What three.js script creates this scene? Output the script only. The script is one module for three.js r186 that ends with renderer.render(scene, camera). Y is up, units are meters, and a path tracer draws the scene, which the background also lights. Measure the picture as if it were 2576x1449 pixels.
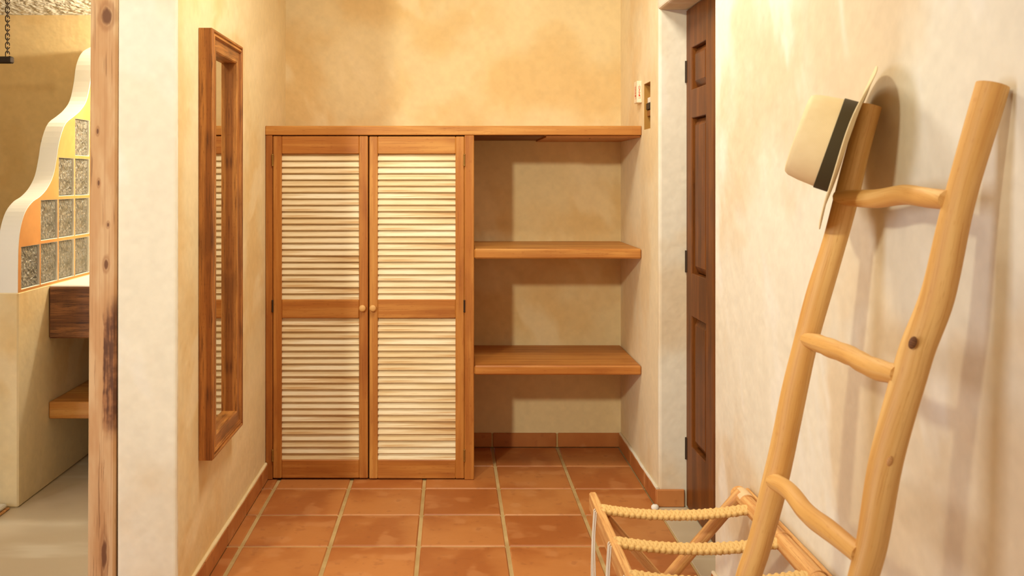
import * as THREE from 'three';
import { ConvexGeometry } from 'three/addons/geometries/ConvexGeometry.js';
import { mergeGeometries } from 'three/addons/utils/BufferGeometryUtils.js';
import { RectAreaLightUniformsLib } from 'three/addons/lights/RectAreaLightUniformsLib.js';

// ------------------------------------------------------------------ camera, daylight, exposure
RectAreaLightUniformsLib.init();
const scene = new THREE.Scene();
const renderer = new THREE.WebGLRenderer();
renderer.toneMapping = THREE.LinearToneMapping;
renderer.toneMappingExposure = 1.05;
renderer.shadowMap.enabled = true;

const EYE = 1.282;
const camera = new THREE.PerspectiveCamera(33.45, 2576 / 1449, 0.05, 60);
camera.position.set(0, EYE, 0);
camera.setViewOffset(2576, 1449, 154, 274.5, 2576, 1449);   // shift lens: level camera, horizon above the middle
camera.focus = 3.9;
camera.userData.fStop = 9;
camera.updateMatrixWorld();

scene.background = new THREE.Color(0.72, 0.86, 1.0);
scene.backgroundIntensity = 2.0;

// daylight in the bedroom window (in the wall to the left of the camera)
const WIN = { d0: 0.0, d1: 1.0, y0: 0.4, y1: 2.0, x: -3.2 };
const day = new THREE.RectAreaLight(new THREE.Color(0.85, 0.91, 1.0), 9.6, WIN.d1 - WIN.d0, WIN.y1 - WIN.y0);
day.position.set(WIN.x + 0.03, (WIN.y0 + WIN.y1) / 2, -(WIN.d0 + WIN.d1) / 2);
day.lookAt(5, (WIN.y0 + WIN.y1) / 2 - 0.6, -(WIN.d0 + WIN.d1) / 2);
day.rotation.set(0, -Math.PI / 2, 0);   // faces +x
scene.add(day);

// ------------------------------------------------------------------ helpers
let seed = 1234567;
function rnd() { seed = (seed * 1664525 + 1013904223) >>> 0; return seed / 4294967296; }
const taken = {};
function numbered(n) { const k = taken[n] = (taken[n] ?? -1) + 1; return k ? `${n}_${String(k).padStart(3, '0')}` : n; }
function part(name, geo, mat, parent) {
  const m = new THREE.Mesh(geo, mat);
  m.name = name; m.castShadow = m.receiveShadow = true;
  parent.add(m); return m;
}
function tag(o, label, category, group, kind) {
  o.userData.label = label;
  if (category) o.userData.category = category;
  if (group) o.userData.group = group;
  if (kind) o.userData.kind = kind;
  return o;
}
function thing(name, label, category, pos = [0, 0, 0], group) {
  const g = new THREE.Group(); g.name = numbered(name); g.position.set(...pos); scene.add(g);
  return tag(g, label, category, group);
}
function struct(name, geo, mat, label, category) {
  const m = part(name, geo, mat, scene); return tag(m, label, category, null, 'structure');
}
const AX = { x: 0, y: 1, z: 2 };
// box projection in metres; the grain (u) runs along `long`
function uvBox(geo, long = 'x', ou = 0, ov = 0) {
  const g = geo.index ? geo.toNonIndexed() : geo;
  const p = g.attributes.position, uv = new Float32Array(p.count * 2), L = AX[long];
  const a = new THREE.Vector3(), b = new THREE.Vector3(), c = new THREE.Vector3();
  for (let i = 0; i < p.count; i += 3) {
    a.fromBufferAttribute(p, i); b.fromBufferAttribute(p, i + 1); c.fromBufferAttribute(p, i + 2);
    b.sub(a); c.sub(a); b.cross(c);
    const n = [Math.abs(b.x), Math.abs(b.y), Math.abs(b.z)];
    const k = n[0] > n[1] ? (n[0] > n[2] ? 0 : 2) : (n[1] > n[2] ? 1 : 2);
    const rest = [0, 1, 2].filter(q => q !== k);
    let U = rest[0], V = rest[1];
    if (rest.includes(L)) { U = L; V = rest.find(q => q !== L); }
    for (let j = 0; j < 3; j++) {
      const q = [p.getX(i + j), p.getY(i + j), p.getZ(i + j)];
      uv[(i + j) * 2] = q[U] + ou; uv[(i + j) * 2 + 1] = q[V] + ov;
    }
  }
  g.setAttribute('uv', new THREE.BufferAttribute(uv, 2));
  if (!g.attributes.normal) g.computeVertexNormals();
  return g;
}
// box with chamfered edges, centred
function cbox(w, h, d, c = 0.004, long = 'x', ou = 0, ov = 0) {
  const P = [], X = w / 2, Y = h / 2, Z = d / 2; c = Math.min(c, X * 0.6, Y * 0.6, Z * 0.6);
  for (const i of [-1, 1]) for (const j of [-1, 1]) for (const k of [-1, 1]) {
    P.push(new THREE.Vector3(i * X, j * (Y - c), k * (Z - c)), new THREE.Vector3(i * (X - c), j * Y, k * (Z - c)), new THREE.Vector3(i * (X - c), j * (Y - c), k * Z));
  }
  return uvBox(new ConvexGeometry(P), long, ou, ov);
}
// chamfered box between two corners given as x, y and depth (distance in front of the camera plane)
function span(x0, x1, y0, y1, d0, d1, c = 0.004, long = 'x') {
  const g = cbox(x1 - x0, y1 - y0, d1 - d0, c, long, rnd() * 3, rnd() * 3);
  g.translate((x0 + x1) / 2, (y0 + y1) / 2, -(d0 + d1) / 2); return g;
}
const shapeOf = pts => { const s = new THREE.Shape(); pts.forEach(([a, b], i) => i ? s.lineTo(a, b) : s.moveTo(a, b)); s.closePath(); return s; };
const rect = (a0, a1, b0, b1) => [[a0, b0], [a1, b0], [a1, b1], [a0, b1]];
function extr(pts, holes, depth, bevel, segs = 3) {
  const s = shapeOf(pts);
  for (const h of holes) s.holes.push(shapeOf([...h].reverse()));
  const g = new THREE.ExtrudeGeometry(s, bevel ? { depth: depth - 2 * bevel, bevelEnabled: true, bevelThickness: bevel, bevelSize: bevel, bevelOffset: -bevel, bevelSegments: segs, curveSegments: 8 } : { depth, bevelEnabled: false });
  if (bevel) g.translate(0, 0, bevel);
  return g;
}
const M4 = (X, Y, Z) => new THREE.Matrix4().makeBasis(new THREE.Vector3(...X), new THREE.Vector3(...Y), new THREE.Vector3(...Z));
function slabX(pts, holes, x0, x1, bevel = 0.012) {       // outline in (depth, y), thickness along x
  const g = extr(pts, holes, x1 - x0, bevel); g.applyMatrix4(M4([0, 0, -1], [0, 1, 0], [1, 0, 0])); g.translate(x0, 0, 0); return uvBox(g, 'z');
}
function slabZ(pts, holes, d0, d1, bevel = 0.012) {       // outline in (x, y), thickness along depth
  const g = extr(pts, holes, d1 - d0, bevel); g.translate(0, 0, -d1); return uvBox(g, 'x');
}
function plan(pts, y0, y1, bevel = 0) {                    // outline in (x, depth), extruded upwards
  const g = extr(pts, [], y1 - y0, bevel); g.applyMatrix4(M4([1, 0, 0], [0, 0, -1], [0, 1, 0])); g.translate(0, y0, 0); return uvBox(g, 'x');
}
function roundRectPts(x0, x1, b0, b1, r, n = 4) {
  const out = [];
  for (const [cx, cy, a] of [[x1 - r, b0 + r, -Math.PI / 2], [x1 - r, b1 - r, 0], [x0 + r, b1 - r, Math.PI / 2], [x0 + r, b0 + r, Math.PI]])
    for (let i = 0; i <= n; i++) { const t = a + i / n * Math.PI / 2; out.push([cx + r * Math.cos(t), cy + r * Math.sin(t)]); }
  return out;
}
// organic pole: radius may vary along the way
function pole(points, radii, { seg = 60, rad = 14, wob = 0.04, s = 1, caps = true, flat = 1 } = {}) {
  const curve = new THREE.CatmullRomCurve3(points.map(p => new THREE.Vector3(...p)), false, 'centripetal');
  const fr = curve.computeFrenetFrames(seg, false), len = curve.getLength();
  const pos = [], uv = [], idx = [], v = new THREE.Vector3();
  for (let i = 0; i <= seg; i++) {
    const t = i / seg, c = curve.getPointAt(t);
    const f = t * (radii.length - 1), k = Math.min(radii.length - 2, Math.floor(f)), r0 = radii[k] + (radii[k + 1] - radii[k]) * (f - k);
    for (let j = 0; j <= rad; j++) {
      const a = j / rad * Math.PI * 2;
      const r = r0 * (1 + wob * (Math.sin(2 * a + t * 7 * s + s) * 0.6 + Math.sin(3 * a - t * 13 + s * 2) * 0.4 + 0.7 * Math.sin(t * 23 * s + s)));
      v.copy(c).addScaledVector(fr.normals[i], Math.cos(a) * r).addScaledVector(fr.binormals[i], Math.sin(a) * r * flat);
      pos.push(v.x, v.y, v.z); uv.push(t * len + s * 0.37, j / rad * 6.283 * r0);
    }
  }
  for (let i = 0; i < seg; i++) for (let j = 0; j < rad; j++) {
    const a = i * (rad + 1) + j, b = a + rad + 1; idx.push(a, a + 1, b, b, a + 1, b + 1);
  }
  if (caps) for (const [row, flip] of [[0, 1], [seg, 0]]) {
    const c = curve.getPointAt(row / seg), ci = pos.length / 3; pos.push(c.x, c.y, c.z); uv.push(0.1, 0.1);
    const base = pos.length / 3;
    for (let j = 0; j <= rad; j++) { const q = (row * (rad + 1) + j) * 3; pos.push(pos[q], pos[q + 1], pos[q + 2]); uv.push(0.1 + 0.02 * Math.cos(j), 0.1 + 0.02 * Math.sin(j)); }
    for (let j = 0; j < rad; j++) flip ? idx.push(ci, base + j + 1, base + j) : idx.push(ci, base + j, base + j + 1);
  }
  const g = new THREE.BufferGeometry();
  g.setAttribute('position', new THREE.Float32BufferAttribute(pos, 3));
  g.setAttribute('uv', new THREE.Float32BufferAttribute(uv, 2));
  g.setIndex(idx); g.computeVertexNormals(); return g;
}

// ------------------------------------------------------------------ procedural textures
function hash(ix, iy, s) { let h = (ix * 374761393 + iy * 668265263 + s * 1442695041) | 0; h = Math.imul(h ^ (h >>> 13), 1274126177); h ^= h >>> 16; return (h >>> 0) / 4294967296; }
function vn(x, y, px, py, s) {
  const x0 = Math.floor(x), y0 = Math.floor(y); let fx = x - x0, fy = y - y0; fx = fx * fx * (3 - 2 * fx); fy = fy * fy * (3 - 2 * fy);
  const w = (a, p) => ((a % p) + p) % p, xa = w(x0, px), xb = w(x0 + 1, px), ya = w(y0, py), yb = w(y0 + 1, py);
  const a = hash(xa, ya, s), b = hash(xb, ya, s), c = hash(xa, yb, s), d = hash(xb, yb, s);
  return a + (b - a) * fx + (c - a) * fy + (a - b - c + d) * fx * fy;
}
function fbm(u, v, px, py, oct, s) { let r = 0, a = 0.5, n = 0; for (let i = 0; i < oct; i++) { r += a * vn(u * px, v * py, px, py, s + i * 17); n += a; a *= 0.5; px *= 2; py *= 2; } return r / n; }
const sst = (a, b, x) => { const t = Math.min(1, Math.max(0, (x - a) / (b - a))); return t * t * (3 - 2 * t); };
const mix3 = (a, b, t) => [a[0] + (b[0] - a[0]) * t, a[1] + (b[1] - a[1]) * t, a[2] + (b[2] - a[2]) * t];
function tex(w, h, fn, { su = 1, sv = 1, srgb = true } = {}) {      // su, sv: metres covered by one repeat
  const data = new Uint8Array(w * h * 4);
  for (let j = 0; j < h; j++) for (let i = 0; i < w; i++) {
    const c = fn((i + 0.5) / w, (j + 0.5) / h), k = (j * w + i) * 4;
    if (typeof c === 'number') data[k] = data[k + 1] = data[k + 2] = Math.max(0, Math.min(255, c * 255)); else { data[k] = Math.max(0, Math.min(255, c[0])); data[k + 1] = Math.max(0, Math.min(255, c[1])); data[k + 2] = Math.max(0, Math.min(255, c[2])); }
    data[k + 3] = 255;
  }
  const t = new THREE.DataTexture(data, w, h, THREE.RGBAFormat);
  t.wrapS = t.wrapT = THREE.RepeatWrapping; t.magFilter = THREE.LinearFilter; t.minFilter = THREE.LinearMipmapLinearFilter; t.generateMipmaps = true;
  t.repeat.set(1 / su, 1 / sv); if (srgb) t.colorSpace = THREE.SRGBColorSpace; t.needsUpdate = true; return t;
}
function plasterTex(c0, c1, c2, s) {      // trowelled lime plaster: cloudy patches, faint sweeps
  return tex(1024, 1024, (u, v) => {
    const wu = u + 0.05 * (fbm(u, v, 4, 4, 3, s + 5) - 0.5), wv = v + 0.05 * (fbm(u, v, 4, 4, 3, s + 9) - 0.5);
    const big = fbm(wu, wv, 6, 6, 5, s), sweep = fbm(wu + 0.3 * wv, wv, 16, 7, 4, s + 40), fine = fbm(u, v, 96, 96, 3, s + 70);
    let c = mix3(c0, c1, sst(0.42, 0.68, big)); c = mix3(c, c2, 0.75 * sst(0.56, 0.74, sweep)); 
    const k = 1 + 0.05 * (fine - 0.5) + 0.05 * (sweep - 0.5); return [c[0] * k, c[1] * k, c[2] * k];
  }, { su: 2.3, sv: 2.3 });
}
const plasterBump = tex(1024, 1024, (u, v) => 0.55 * fbm(u, v, 9, 9, 4, 301) + 0.3 * fbm(u + 0.2 * v, v, 30, 18, 3, 322) + 0.15 * fbm(u, v, 120, 120, 2, 340), { su: 2.3, sv: 2.3, srgb: false });
const stuccoBump = tex(512, 512, (u, v) => fbm(u, v, 40, 40, 3, 401), { su: 1.2, sv: 1.2, srgb: false });
function woodTex(light, mid, dark, s, { su = 1.2, sv = 0.3, knots = 0, streak = 0.5 } = {}) {
  return tex(1024, 256, (u, v) => {
    const bend = 0.06 * (fbm(u, v, 3, 2, 2, s + 3) - 0.5);
    const bands = fbm(u, v + bend, 2, 14, 3, s), fibre = fbm(u, v + bend, 10, 110, 3, s + 11), blot = fbm(u, v, 5, 4, 3, s + 23), pore = fbm(u, v, 60, 128, 2, s + 31);
    let c = mix3(light, mid, sst(0.3, 0.7, bands)); c = mix3(c, dark, streak * sst(0.5, 0.85, fibre) + 0.35 * sst(0.55, 0.8, blot) + 0.25 * sst(0.68, 0.85, pore));
    return c;
  }, { su, sv });
}
const T = {
  wall: plasterTex([237, 228, 209], [227, 206, 174], [240, 234, 222], 11),
  alcove: plasterTex([236, 215, 170], [229, 198, 143], [239, 219, 178], 31),
  terracotta: tex(1024, 1024, (u, v) => {
    const a = fbm(u, v, 8, 8, 5, 61), b = fbm(u, v, 60, 60, 3, 77), c = fbm(u, v, 22, 22, 3, 91);
    let q = mix3([194, 130, 72], [174, 106, 52], sst(0.35, 0.7, a)); q = mix3(q, [204, 146, 96], 0.5 * sst(0.6, 0.8, c)); q = mix3(q, [150, 90, 48], 0.3 * sst(0.66, 0.82, b)); return q;
  }, { su: 1.7, sv: 1.7 }),
  grout: tex(256, 256, (u, v) => mix3([206, 178, 126], [166, 136, 86], fbm(u, v, 10, 10, 4, 103)), { su: 0.6, sv: 0.6 }),
  concrete: tex(512, 512, (u, v) => mix3(mix3([206, 190, 164], [186, 168, 140], sst(0.3, 0.7, fbm(u, v, 5, 5, 5, 131))), [214, 204, 184], 0.6 * sst(0.55, 0.75, fbm(u, v, 4, 16, 4, 143))), { su: 2, sv: 2 }),
  closet: woodTex([206, 148, 76], [190, 126, 56], [152, 88, 34], 151, { streak: 0.35 }),
  frame: woodTex([196, 132, 66], [164, 100, 44], [98, 54, 20], 171, { streak: 0.6, su: 0.8, sv: 0.2 }),
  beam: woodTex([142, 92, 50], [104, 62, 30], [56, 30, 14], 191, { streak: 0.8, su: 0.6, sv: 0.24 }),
  ladder: woodTex([232, 186, 116], [216, 162, 88], [190, 128, 60], 211, { streak: 0.35, su: 0.9, sv: 0.2 }),
  rack: woodTex([222, 172, 108], [200, 140, 78], [150, 96, 50], 231, { streak: 0.5, su: 0.6, sv: 0.15 }),
  door: woodTex([124, 70, 22], [104, 56, 16], [72, 38, 10], 251, { streak: 0.5 }),
  slat: tex(1024, 256, (u, v) => {
    const wear = fbm(u, v, 4, 26, 4, 271), fib = fbm(u, v, 14, 120, 3, 281), m = fbm(u, v, 7, 9, 3, 291);
    let c = mix3([244, 232, 204], [233, 214, 176], sst(0.3, 0.7, m)); c = mix3(c, [182, 128, 68], 0.68 * sst(0.58, 0.76, wear) * (0.4 + 0.6 * sst(0.35, 0.65, fib))); return mix3(c, [206, 172, 118], 0.3 * sst(0.55, 0.75, fib));
  }, { su: 1.4, sv: 0.35 }),
  straw: tex(256, 256, (u, v) => mix3([238, 218, 176], [222, 196, 148], 0.5 + 0.25 * Math.sin(u * 2 * Math.PI * 40) * Math.sin(v * 2 * Math.PI * 40) + 0.4 * (fbm(u, v, 8, 8, 3, 381) - 0.5)), { su: 0.12, sv: 0.12 }),
  glassTone: tex(256, 256, (u, v) => mix3([178, 172, 152], [250, 248, 238], sst(0.3, 0.75, 0.6 * fbm(u, v, 22, 22, 3, 431) + 0.4 * fbm(u, v, 5, 5, 3, 437))), { su: 0.18, sv: 0.18 }),
  glassBump: tex(256, 256, (u, v) => fbm(u + 0.05 * fbm(u, v, 6, 6, 2, 5), v, 16, 16, 3, 421), { su: 0.18, sv: 0.18, srgb: false }),
};
// the old post: pale, pinkish, with knots and one long dark scar
const postTex = tex(128, 1536, (u, v) => {        // u across 0..1 over the face, v 0..1 over 2.05 m height
  const y = v * 2.05, x = u;
  const fibre = fbm(u, v, 22, 6, 3, 501), blot = fbm(u, v, 2, 14, 4, 511), crack = fbm(u + 0.08 * (fbm(u, v, 2, 20, 3, 525) - 0.5), v, 26, 14, 2, 521);
  let c = mix3([220, 182, 138], [204, 156, 108], sst(0.3, 0.7, blot)); c = mix3(c, [176, 124, 80], 0.3 * sst(0.55, 0.8, fibre));
  c = mix3(c, [120, 80, 48], 0.45 * sst(0.76, 0.84, crack));
  const ed = 0.05 * (fbm(u, v, 4, 60, 3, 531) - 0.5) * 2;
  const scar = sst(0.52, 0.58, x + ed) * sst(0.515, 0.60, y + ed * 0.2) * (1 - sst(0.86, 0.96, y + 0.1 * (0.8 - x)));
  c = mix3(c, mix3([92, 54, 32], [170, 116, 74], sst(0.32, 0.72, 0.6 * fbm(u, v, 14, 26, 4, 541) + 0.4 * fbm(u, v, 6, 120, 3, 547))), scar * 0.95);
  for (const [kx, ky, rx, ry] of [[0.62, 1.752, 0.22, 0.028], [0.64, 1.035, 0.09, 0.018], [0.62, 0.2, 0.12, 0.05], [0.3, 1.42, 0.05, 0.01], [0.7, 1.15, 0.05, 0.008], [0.35, 1.27, 0.05, 0.01]]) {
    const r = Math.hypot((x - kx) / rx, (y - ky) / ry) + 0.5 * (fbm(u, v, 10, 80, 3, 551) - 0.5);
    c = mix3(c, [104, 62, 36], 0.85 * (1 - sst(0.5, 1.1, r))); c = mix3(c, [150, 98, 60], 0.4 * sst(0.9, 1.1, r) * (1 - sst(1.2, 1.9, r)));
  }
  return c;
}, { su: 1, sv: 1 });
const boxPrint = tex(64, 96, (u, v) => {           // red print on the cream plastic box
  const line = Math.floor(u * 4), on = u > 0.3 && u < 0.75 && v > 0.16 && v < 0.86 && fbm(u, v, 10, 26, 1, 571 + line) > 0.46;
  return on ? [206, 66, 40] : [240, 226, 200];
});
const std = o => new THREE.MeshStandardMaterial(o);
const M = {
  wall: std({ map: T.wall, color: 0xf5f5f5, roughness: 0.9, bumpMap: plasterBump, bumpScale: 0.006 }),
  alcove: std({ map: T.alcove, roughness: 0.9, bumpMap: plasterBump, bumpScale: 0.006 }),
  bath: std({ map: T.alcove, color: 0xfff2dc, roughness: 0.9, bumpMap: plasterBump, bumpScale: 0.006 }),
  ochre: std({ map: T.alcove, color: 0xe2b07c, roughness: 0.85 }),
  stucco: std({ color: 0xf2ead8, roughness: 0.95, bumpMap: stuccoBump, bumpScale: 0.02 }),
  ceiling: std({ color: 0xefe6d2, roughness: 0.95 }),
  tile: [0xffffff, 0xfaf4ee, 0xf7eee6, 0xfff8f0].map(c => std({ map: T.terracotta, color: c, roughness: 0.5, bumpMap: stuccoBump, bumpScale: 0.0006 })),
  grout: std({ map: T.grout, roughness: 0.95 }),
  concrete: std({ map: T.concrete, roughness: 0.55 }),
  closet: [0xffffff, 0xf3e6d8, 0xe9d8c6].map(c => std({ map: T.closet, color: c, roughness: 0.5 })),
  frame: std({ map: T.frame, roughness: 0.42 }),
  beam: std({ map: T.beam, roughness: 0.7 }),
  ladder: std({ map: T.ladder, roughness: 0.55 }),
  rack: std({ map: T.rack, roughness: 0.6 }),
  door: new THREE.MeshPhysicalMaterial({ map: T.door, roughness: 0.55, specularIntensity: 0.4, clearcoat: 0.12, clearcoatRoughness: 0.06 }),
  slat: [0xffffff, 0xfdf8f0, 0xf9f3e8].map(c => std({ map: T.slat, color: c, roughness: 0.6 })),
  knob: std({ color: 0xd9a868, roughness: 0.5 }),
  brass: std({ color: 0x9a7a40, roughness: 0.45, metalness: 0.8 }),
  dark: std({ color: 0x2a1a0e, roughness: 0.6 }),
  iron: std({ color: 0x3a2a1c, roughness: 0.6, metalness: 0.5 }),
  mirror: std({ color: 0xe8e6da, roughness: 0.015, metalness: 1 }),
  straw: std({ map: T.straw, roughness: 0.85 }),
  band: std({ color: 0x3e3216, roughness: 0.85 }),
  rope: std({ color: 0xd9b272, roughness: 0.95 }),
  string: std({ color: 0xe6dccc, roughness: 0.95 }),
  white: std({ color: 0xf2ede2, roughness: 0.6 }),
  cloth: std({ color: 0xe4ddcf, roughness: 0.95 }),
  tie: std({ color: 0xdcbc92, roughness: 0.9 }),
  cream: std({ color: 0xefe2c8, roughness: 0.5 }),
  print: std({ map: boxPrint, roughness: 0.5 }),
  steel: std({ color: 0xb4843c, roughness: 0.6, metalness: 0.3 }),
  post: std({ map: postTex, color: 0xf0f0f0, roughness: 0.75 }),
  glass: new THREE.MeshPhysicalMaterial({ color: 0xffffff, map: T.glassTone, roughness: 0.18, transmission: 0.7, thickness: 0.06, ior: 1.45, bumpMap: T.glassBump, bumpScale: 0.02, attenuationColor: new THREE.Color(0.86, 0.88, 0.86), attenuationDistance: 0.5 }),
  pane: new THREE.MeshPhysicalMaterial({ color: 0xffffff, roughness: 0.02, transmission: 1, thickness: 0 }),
};
const pick = a => a[Math.floor(rnd() * a.length)];

// ------------------------------------------------------------------ measures of the place (metres; depth = distance ahead of the camera plane)
const XL = -0.79, XR = 0.813;                 // faces of the alcove's side walls
const D_BACK = 4.586, D_FRONT = 4.078;        // alcove back wall, front of the closet
const D_COL = 2.772;                          // end of the left wall
const CEIL = 2.75;
const DOOR = { d0: 2.956, d1: 3.748, top: 1.943, x: 0.92 };
const D_BATH = 4.95, D_REAR = -2.2, X_OUT = -3.2;

// ------------------------------------------------------------------ floor
const floor = struct('floor', (() => { const g = new THREE.BoxGeometry(XR + 0.16 - X_OUT, 0.08, 0.1 + D_BACK - D_REAR); g.translate((XR + 0.16 + X_OUT) / 2, -0.044, -(D_BACK + 0.1 + D_REAR) / 2); return uvBox(g); })(), M.grout, 'terracotta tiled floor with pale sandy grout joints', 'floor');
{
  const JX = [-0.732, -0.422, -0.112, 0.198, 0.508, 0.813], J0 = 4.277, S = 0.31, gap = 0.0065;
  const tileGeo = new Map();
  const tileG = (w, l, k) => { const key = `${w.toFixed(3)}_${l.toFixed(3)}_${k}`; if (!tileGeo.has(key)) tileGeo.set(key, cbox(w, 0.014, l, 0.004, 'x', k * 0.41, k * 0.73)); return tileGeo.get(key); };
  for (let r = 0; r < 6; r++) for (let c = 0; c < 6; c++) {
    const x0 = (c ? JX[c - 1] + gap : XL + 0.008), x1 = JX[c] - (c === 5 ? 0.012 : gap);
    const d1 = J0 - S * (r - 1) - (r ? gap * 0.8 : 0.012), d0 = J0 - S * r + gap * 0.8;
    const t = part('tile', tileG(x1 - x0, d1 - d0, (r * 7 + c * 3) % 5), pick(M.tile), floor);
    t.position.set((x0 + x1) / 2, -0.007 + (rnd() - 0.5) * 0.001, -(d0 + d1) / 2);
  }
  const field = [];
  for (let r = 6; r < 22; r++) for (let c = -8; c < 6; c++) {
    const x1 = 0.508 + S * (c - 4) - gap, x0 = x1 - S + 2 * gap, d1 = J0 - S * (r - 1) - gap, d0 = Math.max(D_REAR, J0 - S * r + gap);
    if (x0 < X_OUT || x1 > XR + 0.02) continue;
    const g = tileG(x1 - x0, d1 - d0, (r * 5 + c + 20) % 5).clone(); g.translate((x0 + x1) / 2, -0.007, -(d0 + d1) / 2); field.push(g);
  }
  const f = part('tile_field', mergeGeometries(field), M.tile[1], floor); f.userData.kind = 'stuff';
}
struct('floor_001', span(X_OUT, -0.967, -0.07, 0.002, D_COL + 0.002, D_BATH, 0.002), M.concrete, 'polished beige concrete floor of the bathroom beyond the post', 'floor');
struct('trim_1', span(XR - 0.006, DOOR.x + 0.06, -0.05, 0.001, DOOR.d0 + 0.002, DOOR.d1 - 0.002, 0.002), M.concrete, 'grey concrete threshold under the dark door', 'threshold');

// ------------------------------------------------------------------ walls and ceiling
// the alcove side of the partition carries the alcove's ochre coat, its end the room's pale one
function twoTone(g) {
  const p = g.attributes.position, n = p.count / 3, a = [], b = [];
  for (let i = 0; i < n; i++) { let m = true; for (let j = 0; j < 3; j++) if (p.getX(i * 3 + j) < XL - 0.003) m = false; (m ? b : a).push(i); }
  const out = new THREE.BufferGeometry();
  for (const k of ['position', 'normal', 'uv']) { const at = g.attributes[k], w = at.itemSize, arr = new Float32Array(at.array.length); let o = 0; for (const i of [...a, ...b]) { arr.set(at.array.subarray(i * 3 * w, (i + 1) * 3 * w), o); o += 3 * w; } out.setAttribute(k, new THREE.BufferAttribute(arr, w)); }
  out.addGroup(0, a.length * 3, 0); out.addGroup(a.length * 3, b.length * 3, 1); return out;
}
struct('wall_back', span(-0.967, 1.0, 0, CEIL, D_BACK, D_BACK + 0.12, 0.002), M.alcove, 'ochre plaster back wall of the closet alcove', 'wall');
struct('wall_left', twoTone(plan(roundRectPts(-0.967, XL, D_COL, D_BATH, 0.012), 0, CEIL)), [M.wall, M.alcove], 'plaster partition wall carrying the tall mirror', 'wall');
const E = { d0: 3.905, d1: 4.033, y0: 1.488, y1: 1.680 };      // open breaker recess
struct('wall_right', slabX([[D_REAR, 0], [DOOR.d0, 0], [DOOR.d0, DOOR.top], [DOOR.d1, DOOR.top], [DOOR.d1, 0], [DOOR.d1 + 0.026, 0], [DOOR.d1 + 0.026, CEIL], [D_REAR, CEIL]], [], XR, XR + 0.15, 0.012), M.wall, 'cream trowelled plaster wall with the doorway and the ladder', 'wall');
{ // alcove stretch, with its own coat
  const d0 = DOOR.d1 + 0.0135, d1 = D_BACK + 0.12, g = slabX(rect(d0, d1, 0, CEIL), [rect(E.d0, E.d1, E.y0, E.y1)], XR, XR + 0.149, 0);
  const p = g.attributes.position, uv = g.attributes.uv; for (let i = 0; i < p.count; i++) uv.setXY(i, (-p.getZ(i) - d0) / (d1 - d0), p.getY(i) / CEIL);
  const coat = tex(384, 1024, (u, v) => {
    const big = fbm(u, v, 4, 9, 5, 611), sw = fbm(u, v, 7, 22, 4, 633), fine = fbm(u, v, 40, 110, 3, 641);
    const c = mix3([238, 222, 188], [233, 209, 166], sst(0.4, 0.7, big));
    const k = 1 + 0.05 * (fine - 0.5) + 0.04 * (sw - 0.5); return [c[0] * k, c[1] * k, c[2] * k];
  });
  struct('wall_niche', g, std({ map: coat, roughness: 0.9 }), 'plaster side wall of the niche between shelves and doorway', 'wall');
}
// wall between bedroom and bathroom: pier and header round the opening beside the post
struct('wall_front', slabZ(rect(X_OUT, -2.3, 0, CEIL), [], D_COL, D_COL + 0.16), M.wall, 'plaster pier at the far side of the bathroom opening', 'wall');
struct('wall_header', slabZ(rect(-2.3, -0.967, 2.1, CEIL), [], D_COL, D_COL + 0.16, 0.002), M.wall, 'plaster header above the bathroom opening', 'wall');
struct('wall_outer', slabX(rect(D_REAR, D_BATH, 0, CEIL), [rect(WIN.d0, WIN.d1, WIN.y0, WIN.y1)], X_OUT - 0.18, X_OUT, 0.012), M.wall, 'plaster outer wall with the bedroom window', 'wall');
struct('wall_rear', span(X_OUT - 0.18, XR + 0.15, 0, CEIL, D_REAR - 0.12, D_REAR, 0.002), M.wall, 'plaster wall behind the camera', 'wall');
struct('wall_bathroom', span(X_OUT - 0.18, -0.967, 0, CEIL, D_BATH, D_BATH + 0.12, 0.002), M.bath, 'tan plaster far wall of the bathroom', 'wall');
struct('ceiling', span(X_OUT - 0.18, XR + 0.15, CEIL, CEIL + 0.1, D_REAR - 0.12, D_BACK + 0.12, 0.002), M.ceiling, 'plain off-white ceiling of the bedroom and alcove', 'ceiling');
{ // bathroom ceiling: rough stucco, rising towards the bedroom
  const g = slabX([[D_COL + 0.16, 2.45], [D_BATH, 2.128], [D_BATH, 2.25], [D_COL + 0.16, 2.57]], [], X_OUT, -0.967, 0);
  struct('ceiling_001', g, M.stucco, 'rough white stucco ceiling of the bathroom', 'ceiling');
}
{ // bedroom window
  const w = new THREE.Group(); w.name = 'window_1'; scene.add(w); tag(w, 'wooden casement window in the outer wall', 'window', null, 'structure');
  const x = X_OUT - 0.12, a = 0.05;
  part('frame_rail', span(x - 0.03, x + 0.03, WIN.y0, WIN.y0 + a, WIN.d0, WIN.d1, 0.004, 'z'), M.frame, w);
  part('frame_rail', span(x - 0.03, x + 0.03, WIN.y1 - a, WIN.y1, WIN.d0, WIN.d1, 0.004, 'z'), M.frame, w);
  for (const d of [WIN.d0, (WIN.d0 + WIN.d1 - a) / 2, WIN.d1 - a]) part('frame_stile', span(x - 0.03, x + 0.03, WIN.y0 + a, WIN.y1 - a, d, d + a, 0.004, 'y'), M.frame, w);
  for (const d of [WIN.d0 + a, (WIN.d0 + WIN.d1 + a) / 2]) { const g = new THREE.PlaneGeometry((WIN.d1 - WIN.d0 - 3 * a) / 2, WIN.y1 - WIN.y0 - 2 * a); g.rotateY(Math.PI / 2); g.translate(x, (WIN.y0 + WIN.y1) / 2, -d - (WIN.d1 - WIN.d0 - 3 * a) / 4); part('pane', g, M.pane, w); }
}

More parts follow.
